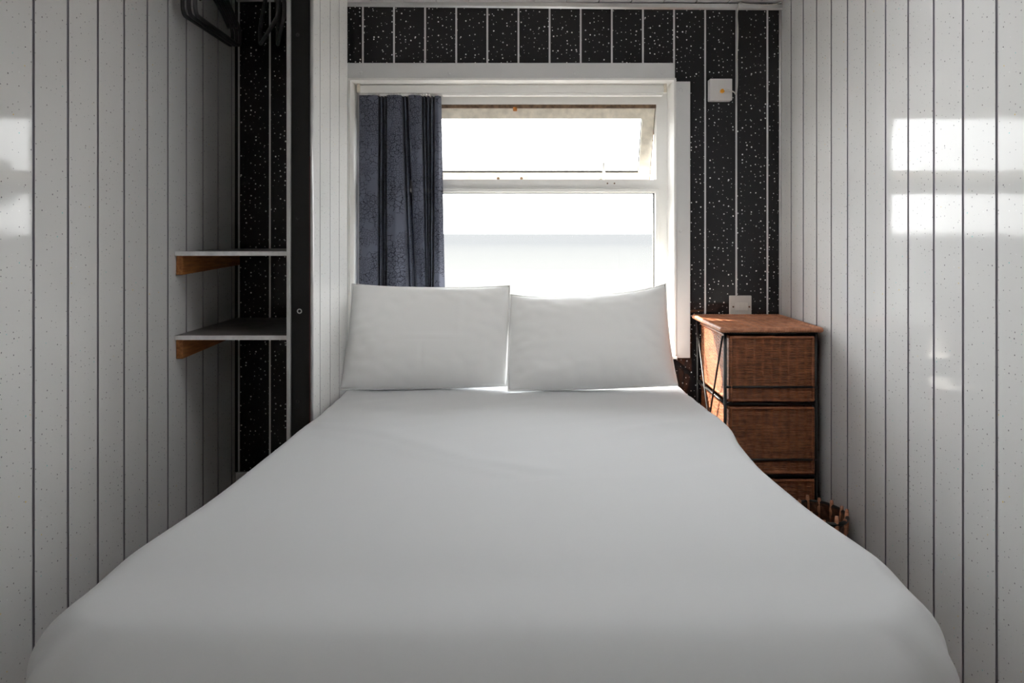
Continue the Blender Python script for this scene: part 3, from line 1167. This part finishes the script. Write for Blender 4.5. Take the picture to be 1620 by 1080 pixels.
def weave(bm, org, U, V, nu, nv, stakes, rows, amp, nrm, mi=0):
    """plaited skin: strands pass before and behind the stakes, row by row"""
    org, U, V, nrm = Vector(org), Vector(U), Vector(V), Vector(nrm).normalized()
    g = []
    for j in range(nv + 1):
        v = j / nv
        rr = v * rows
        row = int(min(rr, rows - 1e-6))
        fr_ = rr - row
        rnd = math.sqrt(max(0.0, 1 - (2 * fr_ - 1) ** 2))
        col = []
        for i in range(nu + 1):
            u = i / nu
            cu_ = abs(((u * stakes) % 1.0) - 0.5) * 2          # 0 mid-way between stakes, 1 on a stake
            gap = 1.0 if cu_ < 0.68 else max(0.22, 1 - (cu_ - 0.68) / 0.12)
            sway = math.sin(PI * u * stakes) * (1 if row % 2 == 0 else -1)
            d = amp * (2.1 * (rnd - 0.75) * gap + 0.28 * sway * rnd - 0.25 * gap)
            d += amp * 0.5 * noise.noise(Vector((u * 30, v * 40, org.x * 7 + org.z * 5)))
            col.append(bm.verts.new(org + U * u + V * v + nrm * d))
        g.append(col)
    for j in range(nv):
        for i in range(nu):
            bm.faces.new((g[j][i], g[j][i + 1], g[j + 1][i + 1], g[j + 1][i])).material_index = mi


CX0, CX1, CY0, CY1 = 0.668, 0.980, 2.452, 2.845
CT = ZC - 0.308
ch = thing('wicker_chest', 'brown wicker chest of three drawers in a black rod frame beside the bed', 'chest of drawers', ((CX0 + CX1) / 2, (CY0 + CY1) / 2, 0))
# posts
for x in (CX0 + 0.006, CX1 - 0.006):
    for y in (CY0 + 0.006, CY1 - 0.006):
        bm = bmesh.new()
        tube(bm, [(x, y, 0), (x, y, CT - 0.018)], 0.0055, 10)
        obj('post', bm, M['steel_rod'], ch, smooth=True)
levels = [ZC - 0.328, ZC - 0.5615, ZC - 0.800, ZC - 1.035]
for z in levels:
    bm = bmesh.new()
    a = 0.006
    c = [(CX0 + a, CY0 + a, z), (CX1 - a, CY0 + a, z), (CX1 - a, CY1 - a, z), (CX0 + a, CY1 - a, z)]
    for k in range(4):
        tube(bm, [c[k], c[(k + 1) % 4]], 0.005, 8)
    for x in (CX0 + 0.03, CX1 - 0.03):     # runners
        tube(bm, [(x, CY0 + a, z), (x, CY1 - a, z)], 0.004, 6)
    obj('rail', bm, M['steel_rod'], ch, smooth=True)
for z in (ZC - 0.5045, ZC - 0.744):
    bm = bmesh.new()
    tube(bm, [(CX0 + 0.006, CY0 - 0.003, z), (CX1 - 0.006, CY0 - 0.003, z)], 0.0038, 8)
    obj('front_rod', bm, M['steel_rod'], ch, smooth=True)
for x, s in ((CX0 + 0.001, -1), (CX1 - 0.001, 1)):
    for flip in (0, 1):
        bm = bmesh.new()
        ya, yb = (CY0 + 0.006, CY1 - 0.006) if flip else (CY1 - 0.006, CY0 + 0.006)
        xx = x - 0.0035 * (1 if flip else -0.2)
        tube(bm, [(xx, ya, CT - 0.03), (xx, (ya + yb) / 2, ZC - 0.68), (xx, yb, 0.12)], 0.0034, 8)
        obj('brace', bm, M['steel_rod'], ch, smooth=True)
# woven lid with a rolled border
bm = bmesh.new()
weave(bm, (CX0 - 0.004, CY0 - 0.004, CT - 0.006), (CX1 - CX0 + 0.008, 0, 0), (0, CY1 - CY0 + 0.008, 0), 110, 300, 11, 56, 0.0019, (0, 0, 1))
box(bm, CX0, CX1, CY0, CY1, CT - 0.014, CT - 0.0085)
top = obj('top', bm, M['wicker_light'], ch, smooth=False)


def rolled(bm, pts, r, coil=0.012, closed=True):
    """a bound edge: tube with a spiral of wrapped cane"""
    P = [Vector(p) for p in pts]
    path = []
    N = len(P)
    for k in range(N if closed else N - 1):
        a, b = P[k], P[(k + 1) % N]
        n = max(2, int((b - a).length / 0.0022))
        path += [a + (b - a) * (i / n) for i in range(n)]
    if not closed:
        path.append(P[-1])
    rad = [r * (0.90 + 0.16 * abs(math.sin(i * 0.8))) for i in range(len(path))]
    tube(bm, path, rad, 8, closed)


bm = bmesh.new()
rolled(bm, [(CX0 - 0.006, CY0 - 0.006, CT - 0.008), (CX1 + 0.006, CY0 - 0.006, CT - 0.008), (CX1 + 0.006, CY1 + 0.004, CT - 0.008), (CX0 - 0.006, CY1 + 0.004, CT - 0.008)], 0.0088)
obj('rim', bm, M['wicker_light'], top, smooth=True)
for k in range(3):
    zt = levels[k] - 0.009
    zb = levels[k + 1] + 0.009
    x0, x1, y0, y1 = CX0 + 0.016, CX1 - 0.014, CY0 - 0.001, CY1 - 0.02
    bm = bmesh.new()
    rows = 38
    weave(bm, (x0, y0, zb), (x1 - x0, 0, 0), (0, 0, zt - zb), 100, rows * 6, 10, rows, 0.0020, (0, -1, 0))
    weave(bm, (x0, y0, zb), (0, y1 - y0, 0), (0, 0, zt - zb), 110, rows * 6, 13, rows, 0.0020, (-1, 0, 0))
    weave(bm, (x1, y0, zb), (0, y1 - y0, 0), (0, 0, zt - zb), 40, rows * 2, 18, rows, 0.0014, (1, 0, 0))
    box(bm, x0 + 0.004, x1 - 0.004, y0 + 0.004, y1, zb, zb + 0.006)
    box(bm, x0 + 0.004, x1 - 0.004, y1 - 0.006, y1, zb + 0.006, zt)
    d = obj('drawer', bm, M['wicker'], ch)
    bm = bmesh.new()
    rolled(bm, [(x0 + 0.008, y0 - 0.001, zt - 0.004), (x1 - 0.004, y0 - 0.001, zt - 0.004), (x1 - 0.004, y0 - 0.001, zb + 0.004), (x0 + 0.008, y0 - 0.001, zb + 0.004)], 0.0048)
    rolled(bm, [(x0, y0 + 0.004, zt - 0.003), (x0, y1, zt - 0.003)], 0.005, closed=False)
    rolled(bm, [(x0, y0 + 0.004, zb + 0.004), (x0, y1, zb + 0.004)], 0.005, closed=False)
    obj('rim', bm, M['wicker'], d, smooth=True)

# low wicker basket between chest and right wall
bk = thing('wicker_basket', 'small dark wicker basket with tan upright canes by the right wall', 'basket', (0.925, 2.31, 0))
bx, by, rx, ry, hb = 0.925, 2.290, 0.068, 0.095, 0.272
bm = bmesh.new()
g = []
nr, na = 60, 80
for j in range(nr + 1):
    t = j / nr
    col = []
    for i in range(na):
        a = 2 * PI * i / na
        sc_ = 0.86 + 0.14 * t + 0.012 * math.sin(a * 20) * (1 if int(t * 20) % 2 else -1) * abs(math.sin(PI * t * 20))
        col.append(bm.verts.new((bx + rx * sc_ * math.cos(a), by + ry * sc_ * math.sin(a), t * hb)))
    g.append(col)
for j in range(nr):
    for i in range(na):
        bm.faces.new((g[j][i], g[j][(i + 1) % na], g[j + 1][(i + 1) % na], g[j + 1][i]))
bm.faces.new(g[0][::-1])
bdy = obj('basket_body', bm, M['wicker_dark'], bk)
md = bdy.modifiers.new('wall', 'SOLIDIFY')
md.thickness = 0.006
bm = bmesh.new()
tube(bm, [(bx + rx * math.cos(2 * PI * i / 40), by + ry * math.sin(2 * PI * i / 40), hb) for i in range(40)], 0.006, 8, True)
obj('rim', bm, M['steel_rod'], bk, smooth=True)
for i in range(12):
    a = 2 * PI * i / 12 + 0.1
    bm = bmesh.new()
    p = Vector((bx + rx * 0.96 * math.cos(a), by + ry * 0.96 * math.sin(a), hb - 0.05))
    q = p + Vector((0.002 * math.cos(a), 0.004 * math.sin(a), 0.066 + 0.008 * math.sin(i * 3)))
    tube(bm, [p, (p + q) / 2, q], [0.006, 0.0075, 0.005], 7)
    obj('cane', bm, M['wicker_light'], bk, smooth=True)

# ------------------------------------------------------------------ switch and aerial outlet
x0, x1, z0, z1 = 0.804, 0.890, ZC - 0.324, ZC - 0.238
sw = thing('light_switch', 'pale grey three gang light switch on the black wall above the wicker chest', 'light switch', (0.847, YB, z0))
bm = bmesh.new()
box(bm, x0, x1, YB - 0.009, YB - 0.0002, z0, z1)
obj('plate', bm, M['switch_plastic'], sw, bevel=0.003, segs=3)
for k in range(3):
    bm = bmesh.new()
    xa = 0.8265 + k * 0.0160
    vs = box(bm, xa, xa + 0.0155, YB - 0.0125, YB - 0.008, ZC - 0.2945, ZC - 0.2655)
    for v in vs:
        if v.co.y < YB - 0.012 and v.co.z > ZC - 0.27:
            v.co.y -= 0.002
    obj('rocker', bm, M['rocker_plastic'], sw, bevel=0.0006)
for x in (0.8185, 0.8805):
    bm = bmesh.new()
    cyl(bm, (x, YB - 0.0102, ZC - 0.2815), (0, 1, 0), 0.0036, 0.002, 12)
    obj('screw', bm, M['rust'], sw)

x0, x1, z0, z1, yf = 0.7215, 0.8065, ZC + 0.511, ZC + 0.594, YB - 0.035
ao = thing('aerial_outlet', 'white aerial outlet box with an orange plug, high on the black wall', 'outlet', (0.764, YB, z0))
bm = bmesh.new()
box(bm, x0, x1, yf + 0.003, YB - 0.0002, z0, z1)
obj('back_box', bm, M['white_plastic'], ao, bevel=0.003, segs=3)
bm = bmesh.new()
box(bm, x0, x1, yf - 0.004, yf + 0.004, z0, z1)
obj('faceplate', bm, M['white_plastic'], ao, bevel=0.002, segs=2)
bm = bmesh.new()
cx, cz = 0.766, ZC + 0.545
box(bm, cx - 0.012, cx + 0.012, yf - 0.0055, yf - 0.0035, cz - 0.014, cz + 0.034)
obj('socket_insert', bm, M['white_plastic'], ao, bevel=0.0005)
bm = bmesh.new()
cyl(bm, (cx, yf - 0.018, cz), (0, 1, 0), 0.0078, 0.014, 16)
obj('plug', bm, M['orange'], ao, bevel=0.001)
ca = obj('aerial_cable', bmesh.new(), M['cable'])
bm = bmesh.new()
cxx = 0.8345
tube(bm, smooth_path([(cx + 0.004, yf - 0.018, cz + 0.004), (cx + 0.02, yf - 0.020, cz + 0.003), (x1 + 0.006, yf - 0.006, cz - 0.003), (cxx - 0.007, YB - 0.012, cz - 0.006), (cxx - 0.002, YB - 0.006, cz + 0.004),
                      (cxx + 0.001, YB - 0.005, cz + 0.05), (cxx, YB - 0.005, cz + 0.14), (cxx + 0.003, YB - 0.005, cz + 0.24), (cxx, YB - 0.006, ZT - 0.045), (cxx - 0.001, YB - 0.026, ZT - 0.022),
                      (cxx + 0.002, YB - 0.030, ZT - 0.006), (cxx + 0.03, YB - 0.027, ZT - 0.010), (cxx + 0.09, YB - 0.028, ZT - 0.013), (cxx + 0.13, YB - 0.026, ZT - 0.012), (XR - 0.012, YB - 0.03, ZT - 0.003)], 8), 0.0026, 8)
for f in bm.faces:
    f.smooth = True
bm.to_mesh(ca.data)
bm.free()
tag(ca, 'thin white cable running from the aerial outlet up to the ceiling corner', 'cable')

# ------------------------------------------------------------------ outside
GZ = ZC - 3.0
bm = bmesh.new()
vs = [bm.verts.new(p) for p in ((-400, -60, GZ), (400, -60, GZ), (400, 62, GZ), (-400, 62, GZ))]
bm.faces.new(vs)
struct('ground', bm, M['sand'])
bm = bmesh.new()
vs = [bm.verts.new(p) for p in ((-9000, 62, GZ - 0.01), (9000, 62, GZ - 0.01), (9000, 12000, GZ - 0.01), (-9000, 12000, GZ - 0.01))]
bm.faces.new(vs)
struct('sea', bm, M['sea'])
# added eave, out of view, sized to block sun through the vent
bm = bmesh.new()
box(bm, -1.6, 1.6, YB + 0.125, 3.58, ZT + 0.02, ZT + 0.06)
box(bm, -1.6, 1.6, 3.58, 3.62, ZT - 0.01, ZT + 0.06)
struct('sun_block_eave', bm, M['upvc'])

tr = thing('tree', 'dark leafy tree on the shore, seen mirrored in the glossy left wall', 'tree', (6.75, 12.0, GZ))
bm = bmesh.new()
tube(bm, smooth_path([(6.75, 12, GZ), (6.72, 12, GZ + 1.4), (6.8, 12.05, GZ + 2.8), (6.7, 12, GZ + 3.8)], 4), [0.10] * 5 + [0.08] * 4 + [0.05] * 4, 10)
for k in range(9):
    a = k * 2.4
    z = GZ + 2.7 + 0.12 * k
    tube(bm, [(6.78, 12, z), (6.78 + 0.35 * math.cos(a), 12 + 0.35 * math.sin(a), z + 0.25), (6.78 + 0.6 * math.cos(a), 12 + 0.6 * math.sin(a), z + 0.3)], [0.03, 0.02, 0.008], 6)
obj('trunk', bm, M['bark'], tr, smooth=True)
bm = bmesh.new()
rnd = random.Random(3)
for k in range(2600):
    d = Vector((rnd.gauss(0, 1), rnd.gauss(0, 1), rnd.gauss(0, 1))).normalized() * (rnd.random() ** 0.4)
    lump = 0.75 + 0.35 * noise.noise(d * 2.2)
    c = Vector((6.75, 12, GZ + 3.85)) + Vector((d.x * 0.75, d.y * 0.75, d.z * 0.62)) * lump
    u = Vector((rnd.gauss(0, 1), rnd.gauss(0, 1), rnd.gauss(0, 1))).normalized()
    w = u.orthogonal().normalized()
    L_ = 0.075
    bm.faces.new([bm.verts.new(c + p) for p in (u * L_, w * 0.03, -u * L_, -w * 0.03)])
obj('foliage', bm, M['leaf'], tr)

# ------------------------------------------------------------------ light
w = bpy.data.worlds.new('hazy_sky')
SC.world = w
w.use_nodes = True
nt = w.node_tree
bg = nt.nodes['Background']
tc = nt.nodes.new('ShaderNodeTexCoord')
sx = nt.nodes.new('ShaderNodeSeparateXYZ')
nt.links.new(tc.outputs['Generated'], sx.inputs[0])
r = nt.nodes.new('ShaderNodeValToRGB')
r.color_ramp.elements[0].position = 0.0
r.color_ramp.elements[0].color = (1.0, 0.995, 0.985, 1)
r.color_ramp.elements[1].position = 0.7
r.color_ramp.elements[1].color = (0.94, 0.97, 1.0, 1)
nt.links.new(sx.outputs['Z'], r.inputs[0])
nt.links.new(r.outputs[0], bg.inputs['Color'])
bg.inputs['Strength'].default_value = 9.8

sun = bpy.data.lights.new('sun', 'SUN')
sun.energy = 24.0
sun.angle = math.radians(0.6)
sun.color = (1.0, 0.90, 0.76)
so = bpy.data.objects.new('sun', sun)
COL.objects.link(so)
so.rotation_euler = Vector((1.22, -1.0, -1.15)).to_track_quat('-Z', 'Y').to_euler()
so.location = (-4, 8, 7)

# ------------------------------------------------------------------ camera
cam = bpy.data.cameras.new('camera')
co = bpy.data.objects.new('camera', cam)
COL.objects.link(co)
co.location = (0, 0, ZC)
co.rotation_euler = (PI / 2, 0, 0)
cam.sensor_width = 36
cam.lens = 36 * F / 1620
cam.shift_x = -(VX - 810) / 1620
cam.shift_y = -(540 - VY) / 1620
cam.clip_start = 0.02
cam.clip_end = 20000
SC.camera = co

SC.view_settings.view_transform = 'Standard'
SC.view_settings.look = 'None'
SC.view_settings.gamma = 1
SC.view_settings.use_curve_mapping = False
SC.view_settings.exposure = 0.0
SC.cycles.max_bounces = 14
SC.cycles.diffuse_bounces = 8
SC.cycles.glossy_bounces = 6
SC.cycles.transparent_max_bounces = 12
SC.cycles.use_denoising = True
SC.cycles.sample_clamp_indirect = 8
